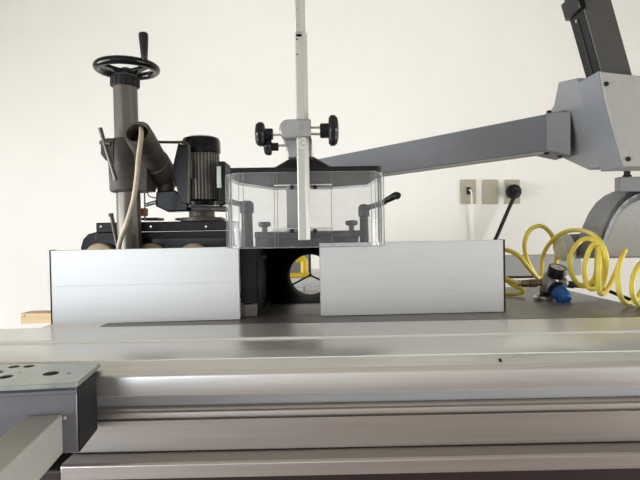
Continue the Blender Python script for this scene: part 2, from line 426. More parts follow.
# steel carrier panel between left board and the opening
pa, pb_ = P(240.5, 300, 1.075), P(257.5, 300, 1.085)
b = N(); box(b, (pa.x - 0.03, 1.076, 0.028), (pb_.x, 1.086, 0.142)); obj('carrier_panel', b, blackm, t, 0.001)
b = N(); box(b, (pa.x - 0.03, 1.074, 0.001), (pb_.x, 1.090, 0.026)); obj('carrier_foot', b, steel_d, t, 0.001)
b = N(); q = P(264.5, 258, 1.10); cyl(b, (xl + .006, 1.15, q.z), (xl + .016, 1.15, q.z), 0.005, 6); obj('housing_bolt', b, steel, t)
for px in (264.5, 351.5):
    p = P(px, 224, 1.16)
    b = N(); lathe(b, (p.x, 1.16, 0.171), (0, 0, 1), [(0, 0.006), (0.010, 0.006), (0.011, 0.011), (0.014, 0.0135), (0.019, 0.0135), (0.0215, 0.011), (0.022, 0.004)], 24)
    k = obj('tightening_knob', b, black, t, label='%s black thumb knob on the housing' % ('left' if px < 300 else 'right'))

# clamp levers standing on the table beside the housing
def lever(label, pxb, pyt, pw, D, armpts, r0, grip):
    base = loc_x = P(pxb, 245, D)
    t = thing('clamp_lever', label, 'lever', (base.x, D, 0), 'fence clamp levers')
    top = P(pxb, pyt, D)
    b = N()
    lathe(b, (base.x, D, 0.0006), (0, 0, 1), [(0, pw * 1.25), (0.02, pw * 1.25), (0.022, pw * 1.0), (top.z - 0.028, pw * 0.78), (top.z - 0.026, pw * 1.02), (top.z - 0.008, pw * 1.02), (top.z - 0.003, pw * 0.85), (top.z, pw * 0.5)], 28)
    obj('post', b, dgrey, t)
    pts = [P(x, y, d) for x, y, d in armpts]
    b = N(); tube(b, smooth_path(pts, 6), r0, 14); obj('arm', b, dgrey, t)
    g = [P(x, y, d) for x, y, d in grip]
    sp = smooth_path(g, 6); n = len(sp)
    b = N(); tube(b, sp, [0.0048 + 0.0028 * math.sin(PI * min(1, i / (n - 1) * 0.75)) for i in range(n)], 14); obj('grip', b, black, t)
lever('dark clamp lever at the right end of the clear guard, grip pointing right', 364.3, 204.5, 0.0118, 1.17,
      [(364, 209, 1.17), (370, 207, 1.15), (385, 202, 1.11)], 0.0058, [(383, 202, 1.115), (390, 198.5, 1.10), (396, 195.5, 1.09), (398.5, 196.5, 1.085)])
lever('dark clamp lever at the left end of the clear guard, grip pointing left', 247.5, 201, 0.0150, 1.17,
      [(247, 204, 1.17), (240, 204, 1.17), (232, 202, 1.16)], 0.006, [(233, 202, 1.16), (226, 201, 1.15), (219, 204, 1.15)])

# ------------------------------------------------------------------ overhead guard
t = thing('cutter_guard', 'clear plastic cutter guard box with black top plate on tall silver post', 'guard', (-0.03, 1.05, 0.14))
zb, zt = 0.1425, 0.279
DF = 0.985
fr = [P(226.5, 240, 1.022), P(231, 240, 0.998), P(239.5, 240, DF), P(275, 240, DF - 0.004), P(332, 240, DF - 0.004), P(372, 240, DF), P(380, 240, 0.998), P(384.5, 240, 1.022)]
fr = [V((p.x, p.y, 0)) for p in fr]
th = 0.004
def skirt(fr, z0, z1, th):
    b = N(); inn = []
    for i, p in enumerate(fr):
        a = fr[max(i - 1, 0)]; c = fr[min(i + 1, len(fr) - 1)]
        d = (c - a).normalized(); inn.append(p + V((-d.y, d.x, 0)) * th)
    poly = fr + inn[::-1]
    prism(b, [V((p.x, p.y, z0)) for p in poly], (0, 0, z1 - z0))
    return b
obj('clear_skirt', skirt(fr, zb, zt, th), clear, t)
b = skirt(fr, zb - 0.0022, zb, th + 0.001)
for p in (fr[0], fr[-1]):
    box(b, (p.x - 0.0006, p.y, zb), (p.x + 0.0006, p.y + 0.003, zt - 0.004))
obj('skirt_edge', b, clear_e, t)
b = N()
for px in (239.5, 244, 275, 278, 332, 372, 376):
    p = P(px, 240, DF - 0.0055); box(b, (p.x - 0.0006, p.y, zb), (p.x + 0.0006, p.y + 0.0012, zt))
obj_each('fold_line', b, clear_e, t)
fl, frr = P(228, 170, 0.990).x, P(380.5, 170, 0.990).x
pl = [V((fl + 0.006, 0.978, 0)), V((frr - 0.006, 0.978, 0)), V((frr, 0.984, 0)), V((frr + 0.012, 1.10, 0)), V((P(368, 186, 1.27).x, 1.27, 0)), V((P(333, 187, 1.33).x, 1.33, 0)), V((P(275, 188, 1.33).x, 1.33, 0)), V((P(239, 183, 1.18).x, 1.18, 0)), V((fl - 0.012, 1.10, 0)), V((fl, 0.984, 0))]
b = N(); prism(b, [V((p.x, p.y, 0.2795)) for p in pl], (0, 0, 0.0085)); obj('top_plate', b, blackm, t, 0.0015)
# white line painting a highlight along the rear edge of the plate
b = N(); rp = [pl[i] + V((0, 0.001, 0.2768)) for i in (3, 4, 5, 6, 7, 8)]
tube(b, rp, 0.0026, 8); obj('rear_bead', b, white, t)
b = N(); qa, qb = P(287, 245, 1.25), P(298.5, 245, 1.25); box(b, (qa.x, 1.25, 0.172), (qb.x, 1.262, 0.2795)); obj('hanger_bar', b, postl, t, 0.001)
# mounting cone
b = N()
c0 = P(303, 160, 1.03)
lv = [(0.288, 0.060, 0.045), (0.300, 0.041, 0.034), (0.312, 0.022, 0.022), (0.318, 0.012, 0.016)]
rings = []
for z, hx, hy in lv:
    rings.append([b.verts.new(V((c0.x + sx * hx, 1.045 + sy * hy, z))) for sx, sy in ((-1, -.75), (-.85, -1), (.85, -1), (1, -.75), (1, .75), (.85, 1), (-.85, 1), (-1, .75))])
for A, B in zip(rings, rings[1:]):
    for k in range(8): b.faces.new((A[k], A[(k + 1) % 8], B[(k + 1) % 8], B[k]))
b.faces.new(rings[0][::-1]); b.faces.new(rings[-1]); obj('mounting_cone', b, blackm, t, 0.002)
# post: lower outer tube, upper inner tube
DP = 0.958
pt, pm, pbm = P(299.5, -60, DP), P(301, 33, DP), P(303.8, 240, DP)
cx = (pm.x + pbm.x) / 2 + 0.0005
def post(z0, z1, x, w, m, name):
    b = N(); c = w * 0.28; dy = w * 0.85
    poly = [(-w / 2 + c * .3, 0), (w / 2 - c * 1.2, 0), (w / 2, c * 1.6), (w / 2, dy), (-w / 2, dy), (-w / 2, c * .3)]
    prism(b, [V((x + u, DP - 0.008 + v, z0)) for u, v in poly], (0, 0, z1 - z0)); return obj(name, b, m, t, 0.0008)
po = post(pbm.z, pm.z, cx, 0.0215, postl, 'outer_post')
post(pm.z - 0.01, 0.78, cx - 0.0012, 0.0185, postl, 'inner_post')
b = N()
for y in (11, 26):
    p = P(298, y, DP); cyl(b, (cx - 0.006, DP - 0.0085, p.z), (cx - 0.006, DP - 0.006, p.z), 0.0011, 8)
for y in (41, 56):
    p = P(298, y, DP); cyl(b, (cx - 0.0072, DP - 0.0085, p.z), (cx - 0.0072, DP - 0.006, p.z), 0.0017, 8)
obj_each('post_screw', b, steel_d, t)
b = N(); z = P(302, 35, DP).z; box(b, (cx - 0.0095, DP - 0.0092, z - 0.0012), (cx + 0.0085, DP - 0.0078, z + 0.0012)); obj('tube_collar', b, postl, t)
# scale sticker just under the clamp
b = N(); z = P(303, 143, DP).z; box(b, (cx - 0.0075, DP - 0.0088, z - 0.012), (cx + 0.005, DP - 0.0080, z + 0.010)); st = obj('paper_label', b, mat('faded_label', (0.6, 0.58, 0.54), 0.6), t)
b = N()
for k, (u, v, w) in enumerate([(-.004, .005, .006), (-.001, .001, .008), (-.003, -.003, .005), (.000, -.007, .007)]):
    prism(b, [V((cx + u - w / 2, DP - 0.0091, z + v)), V((cx + u + w / 2, DP - 0.0091, z + v + 0.0022)), V((cx + u + w / 2, DP - 0.0091, z + v + 0.0032)), V((cx + u - w / 2, DP - 0.0091, z + v + 0.001))], (0, 0.0002, 0))
obj('pencil_marks', b, steel_d, st)
# clamp casting
z1, z0 = P(303, 120.5, DP).z, P(303, 139, DP).z
x0, x1 = P(279.5, 130, DP).x, P(311, 130, DP).x
b = N()
poly = []
rr = (z1 - z0) / 2
for k in range(9):
    a = PI / 2 + PI * k / 8; poly.append((x0 + rr * 0.9 + rr * .9 * math.cos(a), (z0 + z1) / 2 + rr * math.sin(a)))
poly += [(x1, z0 + 0.002), (x1, z1)]
prism(b, [V((x, DP - 0.0135, z)) for x, z in poly], (0, 0.042, 0))
zn = P(303, 156, DP).z
xa, xb = P(285, 150, DP).x, P(312, 150, DP).x
b2 = [(xa - 0.004, z0 + 0.004), (x1 + 0.001, z0 + 0.004), (xb + 0.001, zn), (xa + 0.004, zn), (xa + 0.001, (z0 + zn) / 2 + 0.006)]
prism(b, [V((x, DP + 0.014, z)) for x, z in b2], (0, 0.035, 0))
obj('clamp_body', b, zamak, t, 0.0025, segs=3)
b = N(); box(b, (cx - 0.012, DP + 0.02, 0.300), (cx + 0.010, 1.06, zn + 0.01)); obj('clamp_neck', b, zamak, t, 0.002)
def star(a): return 1 + 0.06 * math.cos(6 * a)
def knob(label, p_end, p_hub, r, D, rods):
    e, h = P(*p_end, D), P(*p_hub, D)
    ax = V((h.x - e.x, 0, 0)); L = abs(ax.x)
    b = N(); lathe(b, e, ax, [(0, r * 0.55), (L * 0.06, r * 0.85), (L * 0.2, r), (L * 0.42, r), (L * 0.52, r * 0.86), (L * 0.55, r * 0.48), (L * 0.95, r * 0.48), (L, r * 0.42)], 36, star)
    k = obj('star_knob', b, black, t, label=label)
    b = N()
    for (xa, xb, y, rad) in rods:
        cyl(b, P(xa, y, D), P(xb, y, D), rad, 14)
    obj('threaded_rod', b, steel, k)
    return k
knob('large black star knob right of the clamp', (338.3, 130.5), (320, 131), 0.0268, 0.965, [(309, 324, 127.5, 0.0019), (309, 324, 134, 0.0021)])
knob('black star knob upper left of the clamp', (255.5, 134.5), (273, 135), 0.0212, 0.965, [(270, 284, 134.8, 0.0020)])
knob('small black star knob lower left of the clamp', (264, 147), (278.5, 145.5), 0.0150, 0.972, [(276, 288, 145.5, 0.0020)])
# clip brackets on the skirt
for ya, yb2, D in ((184.5, 190, DF - 0.010), (228, 234, DF - 0.010)):
    a, c = P(273, yb2, D), P(333, ya, D)
    b = N(); box(b, (a.x, D, a.z), (c.x, D + 0.004, c.z)); k = obj('clip_bracket', b, clear, t, 0.001)
    for px in (292, 315):
        q = P(px, (ya + yb2) / 2, D); b = N(); cyl(b, (q.x, D - 0.005, q.z), (q.x, D + 0.002, q.z), 0.0042, 12, c=0.0006); obj('clip_screw', b, black, k)
    b = N(); q0 = P(300, 187, D)
    cyl(b, (a.x + 0.002, D + .001, c.z), (c.x - 0.002, D + .001, c.z), 0.0012, 8); obj('clip_bead', b, white, k)  # white rod paints the highlight along the clear clip

# ------------------------------------------------------------------ grey support arm from the right with pivot housing
t = thing('support_arm', 'blue-grey painted support arm with slanted pivot housing and charcoal column at right', 'machine arm', (0.6, 1.3, 0.17))
def quad3(pts): return [P(x, y, d) for x, y, d in pts]
b = N()
A = quad3([(571, 109, 1.30), (571, 147.5, 1.30), (571, 147.5, 1.375), (571, 109, 1.375)])
B_ = quad3([(290, 164.5, 1.375), (290, 187, 1.375), (290, 187, 1.42), (290, 164.5, 1.42)])
for q, s in ((A[2], A[1]), (A[3], A[0]), (B_[2], B_[1]), (B_[3], B_[0])): q.x = s.x + 0.005; q.z = s.z
prism2(b, A, B_); obj('arm_beam', b, gp, t, 0.003)
b = N()   # turned flange at the right end of the beam
e = quad3([(547, 112.5, 1.298), (571, 111.5, 1.27), (571, 155.5, 1.27), (547, 150.5, 1.298)])
prism2(b, e, [p + V((0.004, 0.09, 0)) for p in e]); obj('end_flange', b, gp2, t, 0.002)
# inner lower lip
b = N()
e = [A[1] + V((0, -0.002, -0.0035)), A[1] + V((0, 0.07, -0.0035)), A[1] + V((0, 0.07, 0)), A[1] + V((0, -0.002, 0))]
g = [B_[1] + V((0, -0.002, -0.002)), B_[1] + V((0, 0.05, -0.002)), B_[1] + V((0, 0.05, 0)), B_[1] + V((0, -0.002, 0))]
prism2(b, e, g); obj('lower_lip', b, gpl, t)
b = N()
for x, y in ((546.5, 152.5), (560, 155.5), (549, 112.5)):
    p = P(x, y, 1.29); lathe(b, p, (0, 0, -1 if y > 140 else 1), [(0, 0.006), (0.003, 0.006), (0.005, 0.003)], 12)
obj_each('flange_bolt', b, blackm, t)
# rear block (side face turned to the left)
b = N()
s = quad3([(576.5, 78, 1.205), (602, 168, 1.19), (588, 170, 1.255), (551, 153, 1.40), (547, 116, 1.42), (553.5, 105, 1.36), (558, 82, 1.30)])
prism(b, s, (0.30, 0, 0)); obj('pivot_housing', b, mat('pale_blue_grey_paint', (0.25, 0.255, 0.265), 0.45, 0.05, var=0.03, scale=60), t, 0.004)
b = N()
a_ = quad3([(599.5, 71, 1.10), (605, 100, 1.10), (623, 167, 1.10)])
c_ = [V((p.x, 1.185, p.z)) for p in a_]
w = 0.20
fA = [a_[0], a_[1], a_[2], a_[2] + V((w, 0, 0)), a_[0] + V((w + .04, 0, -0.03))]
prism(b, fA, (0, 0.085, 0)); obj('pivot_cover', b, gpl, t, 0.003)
b = N()   # side sheet of the cover, darker grey than its front
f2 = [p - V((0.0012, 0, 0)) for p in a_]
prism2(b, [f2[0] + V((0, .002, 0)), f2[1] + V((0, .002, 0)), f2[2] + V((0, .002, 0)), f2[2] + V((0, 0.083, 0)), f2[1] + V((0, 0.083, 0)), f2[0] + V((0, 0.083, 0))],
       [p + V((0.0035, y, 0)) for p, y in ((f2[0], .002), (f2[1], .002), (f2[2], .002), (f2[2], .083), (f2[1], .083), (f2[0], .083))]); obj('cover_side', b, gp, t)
b = N()
for x, y in ((606, 84), (628, 159)):
    p = P(x, y, 1.10); cyl(b, p + V((0, -0.002, 0)), p + V((0, 0.01, 0)), 0.005, 16)
obj_each('cover_screw', b, blackm, t)
# charcoal column leaning left
b = N()
bt = P(604.5, 82, 1.13); ax = (P(565, -60, 1.13) - P(606, 86, 1.13))
ax.y = 0
u = V((0.0635, 0, 0))
c = [bt, bt + u, bt + u + V((0, 0.062, 0)), bt + V((0, 0.062, 0))]
c = [p - ax * 0.06 for p in c]
u2 = P(590, 0, 1.13)
prism(b, c, ax * 1.1); colm = obj('charcoal_column', b, coldark, t, 0.002)
b = N()
c = [bt + V((-0.0012, 0.004, 0)), bt + V((0.001, 0.004, 0)), bt + V((0.001, 0.060, 0)), bt + V((-0.0012, 0.060, 0))]
prism(b, c, ax * 1.02); obj('side_channel', b, blackm, t)
b = N()
c = [bt + V((-0.0032, 0.028, 0)), bt + V((0, 0.028, 0)), bt + V((0, 0.032, 0)), bt + V((-0.0032, 0.032, 0))]
prism(b, [p + ax * 0.05 for p in c], ax * 0.42); obj('channel_rib', b, dgrey, t)
b = N()
c = [bt + V((-0.009, -0.002, 0)), bt + V((0.006, -0.002, 0)), bt + V((0.006, 0.066, 0)), bt + V((-0.009, 0.066, 0))]
prism(b, [p + ax * 0.50 for p in c], ax * 0.12); obj('column_collar', b, blackg, t, 0.002)
b = N(); p = bt + ax * 0.465 + V((-0.0012, 0.035, 0)); lathe(b, p, (-1, 0, 0), [(0, 0.004), (0.002, 0.004), (0.003, 0.002)], 14); obj('channel_screw', b, steel, t)
# curved saw style hood below the cover
b = N()
p = P(627, 177, 1.24); lathe(b, (p.x, 1.24, p.z - .008), (0, 0, 1), [(0, 0.011), (0.012, 0.011), (0.012, 0.008), (0.025, 0.008)], 6); obj('hanger_bolt', b, blackm, t)
b = N()
q0, q1 = P(618, 192, 1.22), P(660, 176.5, 1.22)
box(b, (q0.x, 1.212, q0.z), (q1.x, 1.235, q1.z)); obj('hanger_block', b, gp2, t, 0.002)
DH = 1.22
inner = [(604, 257), (604, 246), (607, 238), (611, 229), (617, 218), (624, 209), (632, 203), (640, 199.5), (652, 197), (668, 197), (684, 202), (698, 212), (710, 228), (716, 242), (717, 257)]
pts = [P(x, y, DH) for x, y in inner]; pts[0].z = pts[-1].z = P(604, 257, DH).z
b = N(); prism(b, pts, (0, 0.095, 0)); obj('hood_face', b, gpl, t, 0.001)
b = N()
cc = V((sum(p.x for p in pts) / len(pts), DH, min(p.z for p in pts)))
arc = pts[:]
out = [p + (p - cc).normalized() * (0.008 + 0.018 * min(1, max(0, (p.z - cc.z) / 0.13))) for p in arc]; out[0].z = out[-1].z = pts[0].z
for i in range(len(arc) - 1):
    prism2(b, [arc[i], arc[i + 1], out[i + 1], out[i]], [q + V((0, 0.100, 0)) for q in (arc[i], arc[i + 1], out[i + 1], out[i])])
bmesh.ops.remove_doubles(b, verts=b.verts, dist=1e-5)
obj('hood_rim', b, gp2, t)
b = N(); box(b, (pts[0].x - 0.01, DH - 0.003, pts[0].z - 0.003), (pts[-1].x + 0.01, DH + 0.10, pts[0].z + 0.001)); obj('hood_base_strip', b, gp2, t)
b = N(); pA, pB = P(569, 246.5, 1.345), P(606, 245, 1.345); lathe(b, pA, pB - pA, [(0, 0.026), (0.004, 0.031), (0.05, 0.032), ((pB - pA).length, 0.032)], 36); obj('hub_drum', b, gp2, t)
b = N(); pA2 = P(556, 249.5, 1.345); L = (pA - pA2).length
lathe(b, pA2, pA - pA2, [(0, 0.011), (0.002, 0.021), (0.006, 0.029), (0.012, 0.034), (L, 0.034)], 36); obj('hub_cap', b, white, t)

# ------------------------------------------------------------------ power feeder
DC = 1.35
base = P(131.5, 302, DC); top = P(125, 76, DC)
t = thing('power_feeder', 'dark power feeder with column, handwheel and motor behind the left fence board', 'power feeder', (base.x, DC, 0))
b = N(); axis = top - V((base.x, DC, 0))
lathe(b, (base.x, DC, 0), axis, [(0.0005, 0.052), (0.014, 0.052), (0.016, 0.029), (axis.length, 0.029)], 48, lambda a: 1 + 0.012 * math.cos(12 * a)); obj('column', b, steel_d, t)
b = N(); c1, c2 = P(125, 87.5, DC), P(125, 77, DC)
lathe(b, c1, c2 - c1, [(0, 0.032), (0.003, 0.0345), (0.022, 0.0345), (0.026, 0.031)], 72, lambda a: 1 + 0.03 * (1 if math.cos(18 * a) > 0 else -1)); obj('knurled_collar', b, blackm, t)
hw = P(127, 68.5, DC); Rw = 0.0695
b = N(); ring = []
for k in range(48):
    a = 2 * PI * k / 48; ring.append(hw + V((Rw * math.cos(a), Rw * math.sin(a), 0)))
# flat-oval rim
rs = []
for k in range(48):
    a = 2 * PI * k / 48; d = V((math.cos(a), math.sin(a), 0))
    rs.append([b.verts.new(hw + d * (Rw + 0.0105 * math.cos(s)) + V((0, 0, 0.0100 * math.sin(s)))) for s in [2 * PI * j / 12 for j in range(12)]])
for k in range(48):
    A_, B2 = rs[k], rs[(k + 1) % 48]
    for j in range(12): b.faces.new((A_[j], A_[(j + 1) % 12], B2[(j + 1) % 12], B2[j]))
wheel = obj('handwheel', b, blackg, t)
b = N()
for a in (100, 220, 340):
    a = math.radians(a); d = V((math.cos(a), math.sin(a), 0)); s = V((-d.y, d.x, 0))
    A_ = [hw + d * 0.01 + s * 0.012 + V((0, 0, -0.016)), hw + d * 0.01 - s * 0.012 + V((0, 0, -0.016)), hw + d * 0.01 - s * 0.012 + V((0, 0, -0.006)), hw + d * 0.01 + s * 0.012 + V((0, 0, -0.006))]
    B2 = [hw + d * Rw + s * 0.008 + V((0, 0, -0.004)), hw + d * Rw - s * 0.008 + V((0, 0, -0.004)), hw + d * Rw - s * 0.008 + V((0, 0, 0.003)), hw + d * Rw + s * 0.008 + V((0, 0, 0.003))]
    prism2(b, A_, B2)
obj_each('spoke', b, blackg, wheel, 0.002)
b = N(); lathe(b, hw + V((-.003, 0, -0.026)), (0, 0, 1), [(0, 0.018), (0.02, 0.018), (0.026, 0.012)], 24); obj('hub', b, blackm, wheel)
hp = P(144.5, 61, DC - 0.055)
b = N(); lathe(b, hp, (-0.02, 0, 1), [(0, 0.0045), (0.004, 0.0075), (0.02, 0.0085), (0.055, 0.0112), (0.064, 0.0112), (0.067, 0.009)], 20); obj('crank_handle', b, black, wheel)
# clamp casting on column
b = N()
ctop, cbot = P(126, 140, DC), P(129, 192, DC)
lathe(b, cbot, ctop - cbot, [(0, 0.041), (0.004, 0.045), (0.06, 0.045), ((ctop - cbot).length - 0.003, 0.043), ((ctop - cbot).length, 0.04)], 32)
pl_ = [P(x, y, DC - 0.035) for x, y in [(105, 139), (128, 137), (147, 152), (147, 190), (113, 192.5), (110, 175), (107, 160)]]
prism(b, pl_, (0, 0.075, 0))
pl_ = [P(x, y, DC - 0.042) for x, y in [(100.5, 144), (106, 138), (114, 138), (114, 165), (105, 160), (100.5, 154)]]
prism(b, pl_, (0, 0.035, 0))
obj('clamp_casting', b, castp, t, 0.004, segs=3)
# horizontal arm tube, open end towards the room
a0, a1 = P(137.3, 132.5, 1.235), P(166, 181, 1.43)
b = N(); d = (a1 - a0); L = d.length
lathe(b, a0, d, [(0.06, 0.024), (0.0, 0.0245), (-0.001, 0.026), (0.0, 0.031), (0.03, 0.0325), (L * .55, 0.0325), (L * .56, 0.036), (L * .8, 0.037), (L, 0.034)], 36)
obj('arm_tube', b, castt, t)
b = N(); d2, _, _ = frame(d); cyl(b, a0 + d2 * 0.028, a0 + d2 * 0.032, 0.0245, 32); obj('tube_plug', b, blackm, t)  # black disc paints the dark inside of the open tube
b = N(); e0 = P(166, 180, 1.40); cyl(b, P(166, 172, 1.40), P(166, 193, 1.40), 0.0215, 28, c=0.002); obj('elbow_pipe', b, castt, t)
b = N(); pl_ = [P(x, y, 1.375) for x, y in [(156, 191), (175, 190), (188, 201), (188, 211), (168, 212), (155, 206)]]
prism(b, pl_, (0, 0.05, 0)); obj('swivel_joint', b, blackg, t, 0.004, segs=3)
# locking levers
b = N(); tube(b, [P(100, 128, 1.29), P(104, 142, 1.29)], 0.0052, 12); tube(b, [P(103, 138, 1.29), P(116, 180, 1.285)], 0.0048, 12)
lathe(b, P(100, 142.5, 1.29), V((1, 0, -0.15)), [(0, 0.005), (0.02, 0.0055), (0.026, 0.005)], 14); obj('locking_lever', b, steel_d, t)
b = N(); tube(b, [P(111, 213.5, 1.27), P(118.5, 250, 1.27)], 0.0045, 12); lathe(b, P(111, 215, 1.27), V((0, 0, 1)), [(-.004, 0.006), (0.004, 0.006)], 12); obj('front_lever', b, castt, t)
# steel hoop from the arm to the motor
b = N(); tube(b, smooth_path([P(158, 142, 1.34), P(172, 142.3, 1.34), P(183, 142.3, 1.335), P(188, 145, 1.33), P(189.5, 152, 1.33), P(189.5, 175, 1.33), P(189, 203, 1.33)], 6), 0.0034, 10); obj('steel_hoop', b, castt, t)
b = N(); pl_ = [P(x, y, 1.36) for x, y in [(178, 143), (190, 147), (190, 205), (181, 203), (174, 180), (173, 165)]]
prism(b, pl_, (0, 0.012, 0)); obj('mounting_flange', b, blackg, t, 0.002)
# motor
mc0, mc1 = P(203, 201, 1.41), P(202, 152, 1.41)
b = N(); lathe(b, mc0, mc1 - mc0, [(0, 0.042), (0.01, 0.042), (0.012, 0.0425), (0.126, 0.0425), (0.127, 0.04)], 160, lambda a: 1 + 0.05 * (1 if math.cos(32 * a) > 0.1 else -1)); mot = obj('motor', b, motor_m, t)
b = N(); f0 = P(201.5, 153.5, 1.41); f1 = P(201, 137.5, 1.41); lathe(b, f0, f1 - f0, [(-0.002, 0.046), (0, 0.0495), (0.030, 0.0495), (0.038, 0.046), (0.042, 0.036)], 48); obj('fan_cover', b, blackg, mot)
b = N(); lathe(b, P(203, 206, 1.41), (0, 0, 1), [(0, 0.05), (0.010, 0.052), (0.016, 0.045)], 40); obj('motor_flange', b, blackg, mot)
b = N(); q = P(219, 200, 1.36); box(b, (q.x, 1.36, q.z), (q.x + 0.017, 1.45, q.z + 0.098)); obj('terminal_box', b, blackm, mot, 0.003)
b = N(); q = P(217, 188, 1.355); box(b, (q.x, 1.355, q.z), (q.x + 0.011, 1.362, q.z + 0.055)); obj('rating_plate', b, zinc, mot, 0.0006)
b = N(); q = P(189.5, 178, 1.35); box(b, (q.x, 1.357, q.z), (q.x + 0.006, 1.37, q.z + 0.05)); obj('motor_bracket', b, castt, mot, 0.001)
b = N(); lathe(b, P(202, 221, 1.41), (0, 0, 1), [(0, 0.055), (0.009, 0.055), (0.010, 0.033), (0.036, 0.033)], 40); obj('gearbox_neck', b, castt, t)
b = N(); cyl(b, P(192, 208.5, 1.37), P(226, 209, 1.37), 0.0075, 14); obj('gear_shaft', b, castp, t)
b = N(); cyl(b, P(212, 209, 1.36), P(228, 209.5, 1.36), 0.0055, 14); obj('shaft_end', b, steel_d, t)
# feeder body
yf = 1.385
def pbox(bm, xa, ya, xb, yb_, D, dep):
    a = P(xa, yb_, D); c = P(xb, ya, D); box(bm, (a.x, D, a.z), (c.x, D + dep, c.z))
b = N(); pbox(b, 96, 220.5, 232, 232.2, yf - 0.008, 0.14); obj('upper_cover', b, dgrey, t, 0.002)
b = N(); pbox(b, 95, 230.5, 234, 239.5, yf - 0.003, 0.13); obj('side_rail', b, dgrey, t, 0.002)
b = N(); pbox(b, 141, 217.5, 157, 220.4, yf + 0.02, 0.07); pbox(b, 175, 217.3, 219, 220.4, yf + 0.01, 0.1); obj_each('swivel_pad', b, castp, t, 0.002)
b = N(); pl_ = [P(x, y, yf + 0.01) for x, y in [(80, 262), (80.5, 247), (83, 239), (88, 234), (96, 232), (236, 232), (236, 262)]]
prism(b, pl_, (0, 0.14, 0)); obj('roller_guard', b, blackg, t, 0.003)
for px in (99, 150, 193):
    p = P(px, 262, yf - 0.016); r = 0.0400
    p.z = 0.0 + r + 0.002; zt_ = P(px, 243.3, yf - 0.016).z; p.z = zt_ - r
    b = N(); lathe(b, p, (0, 1, 0), [(0, r - 0.012), (0.001, r - 0.003), (0.004, r), (0.030, r), (0.034, r - 0.003)], 40); w_ = obj('feed_roller', b, tan, t)
    b = N(); lathe(b, p + V((0, -0.003, 0)), (0, 1, 0), [(0, 0.02), (0.01, 0.02)], 24); obj('roller_hub', b, dgrey, w_)
b = N()
for x in (101, 151, 206):
    p = P(x, 226.5, yf - 0.008); cyl(b, p + V((0, -0.002, 0)), p + V((0, 0.002, 0)), 0.0025, 8)
obj_each('cover_screw', b, steel, t)
b = N(); cyl(b, P(146, 205, 1.37), P(156, 202, 1.37), 0.005, 12); obj('spigot', b, steel, t)
b = N(); q = P(140, 216, 1.37); box(b, (q.x, 1.37, q.z), (q.x + 0.017, 1.385, q.z + 0.02)); obj('orange_latch', b, orange, t, 0.003)
b = N(); tube(b, [P(144.6, 193, 1.35), P(145, 221, 1.35)], 0.002, 8); tube(b, smooth_path([P(147, 190, 1.36), P(149, 196, 1.36), P(156, 198, 1.37)], 5), 0.0015, 8); obj('thin_wire', b, steel_d, t)
# cable hanging out of the tube
b = N(); tube(b, smooth_path([P(141, 128, 1.262), P(141.5, 133, 1.236), P(140.5, 142, 1.215), P(138.5, 158, 1.20), P(137, 176, 1.195), P(133.5, 200, 1.195), P(127, 222, 1.20), P(121, 238, 1.215), P(118.5, 250, 1.23), P(117, 270, 1.235), P(117.5, 299, 1.24)], 8), 0.0055, 14)
o = obj('feeder_cable', b, cream); tag(o, 'cream cable hanging from the open tube end behind the left fence board', 'cable')

# ------------------------------------------------------------------ wall outlets
def outlet(px, label, kind):
    c = P(px, 192, Y1)
    t = thing('wall_outlet', label, 'outlet', (c.x, Y1, c.z - 0.057), 'beige cover plates in a row on the wall')
    b = N(); box(b, (c.x - 0.036, Y1 - 0.006, c.z - 0.057), (c.x + 0.036, Y1, c.z + 0.057)); obj('cover_plate', b, beige, t, 0.003)
    b = N()
    if kind == 'data':
        box(b, (c.x - 0.012, Y1 - 0.0075, c.z - 0.02), (c.x + 0.012, Y1 - 0.0055, c.z + 0.02)); obj('jack_insert', b, beige_d, t, 0.001)
    elif kind == 'round':
        cyl(b, (c.x, Y1 - 0.009, c.z), (c.x, Y1 - 0.0055, c.z), 0.024, 32); obj('round_socket', b, blackm, t)
    b = N()
    for s in (-1, 1): cyl(b, (c.x, Y1 - 0.0068, c.z + s * 0.045), (c.x, Y1 - 0.0055, c.z + s * 0.045), 0.003, 10)
    obj_each('plate_screw', b, beige_d, t)
    return c
c1 = outlet(468, 'beige outlet plate with thin white cord, leftmost of the three', 'data')
c2 = outlet(490, 'blank beige cover plate between the two plates with cords', 'blank')
c3 = outlet(512, 'beige outlet plate under the round black plug, rightmost of the three', 'round')
t = thing('network_cable', 'thin white cord hanging from the left outlet plate', 'cord', (c1.x, Y1 - 0.02, -0.5))
b = N(); box(b, (c1.x - 0.008, Y1 - 0.012, c1.z - 0.012), (c1.x + 0.009, Y1 - 0.0075, c1.z + 0.022)); obj('plug', b, blackm, t, 0.001)
b = N(); q = V((c1.x + 0.004, Y1 - 0.02, c1.z))
tube(b, smooth_path([q + V((-0.002, 0.008, 0.008)), q + V((0.002, -0.004, 0.004)), q + V((0.006, -0.004, -0.03)), q + V((0.009, 0.008, -0.2)), q + V((0.008, 0.01, -0.6)), q + V((0.008, 0.01, Z0 - q.z + 0.01))], 6), 0.0034, 10); obj('cord', b, white, t)
t = thing('plug_cable', 'thick black cord with round plug hanging from the right outlet plate', 'cord', (c3.x, Y1 - 0.04, -0.5))
b = N(); lathe(b, (c3.x, Y1 - 0.009, c3.z), (0, -1, 0), [(0, 0.030), (0.004, 0.0335), (0.022, 0.0335), (0.026, 0.029), (0.028, 0.018), (0.05, 0.016)], 32); obj('plug', b, blackm, t)
b = N(); q = V((c3.x, Y1 - 0.055, c3.z)); e1 = P(497, 236, Y1 - 0.06)
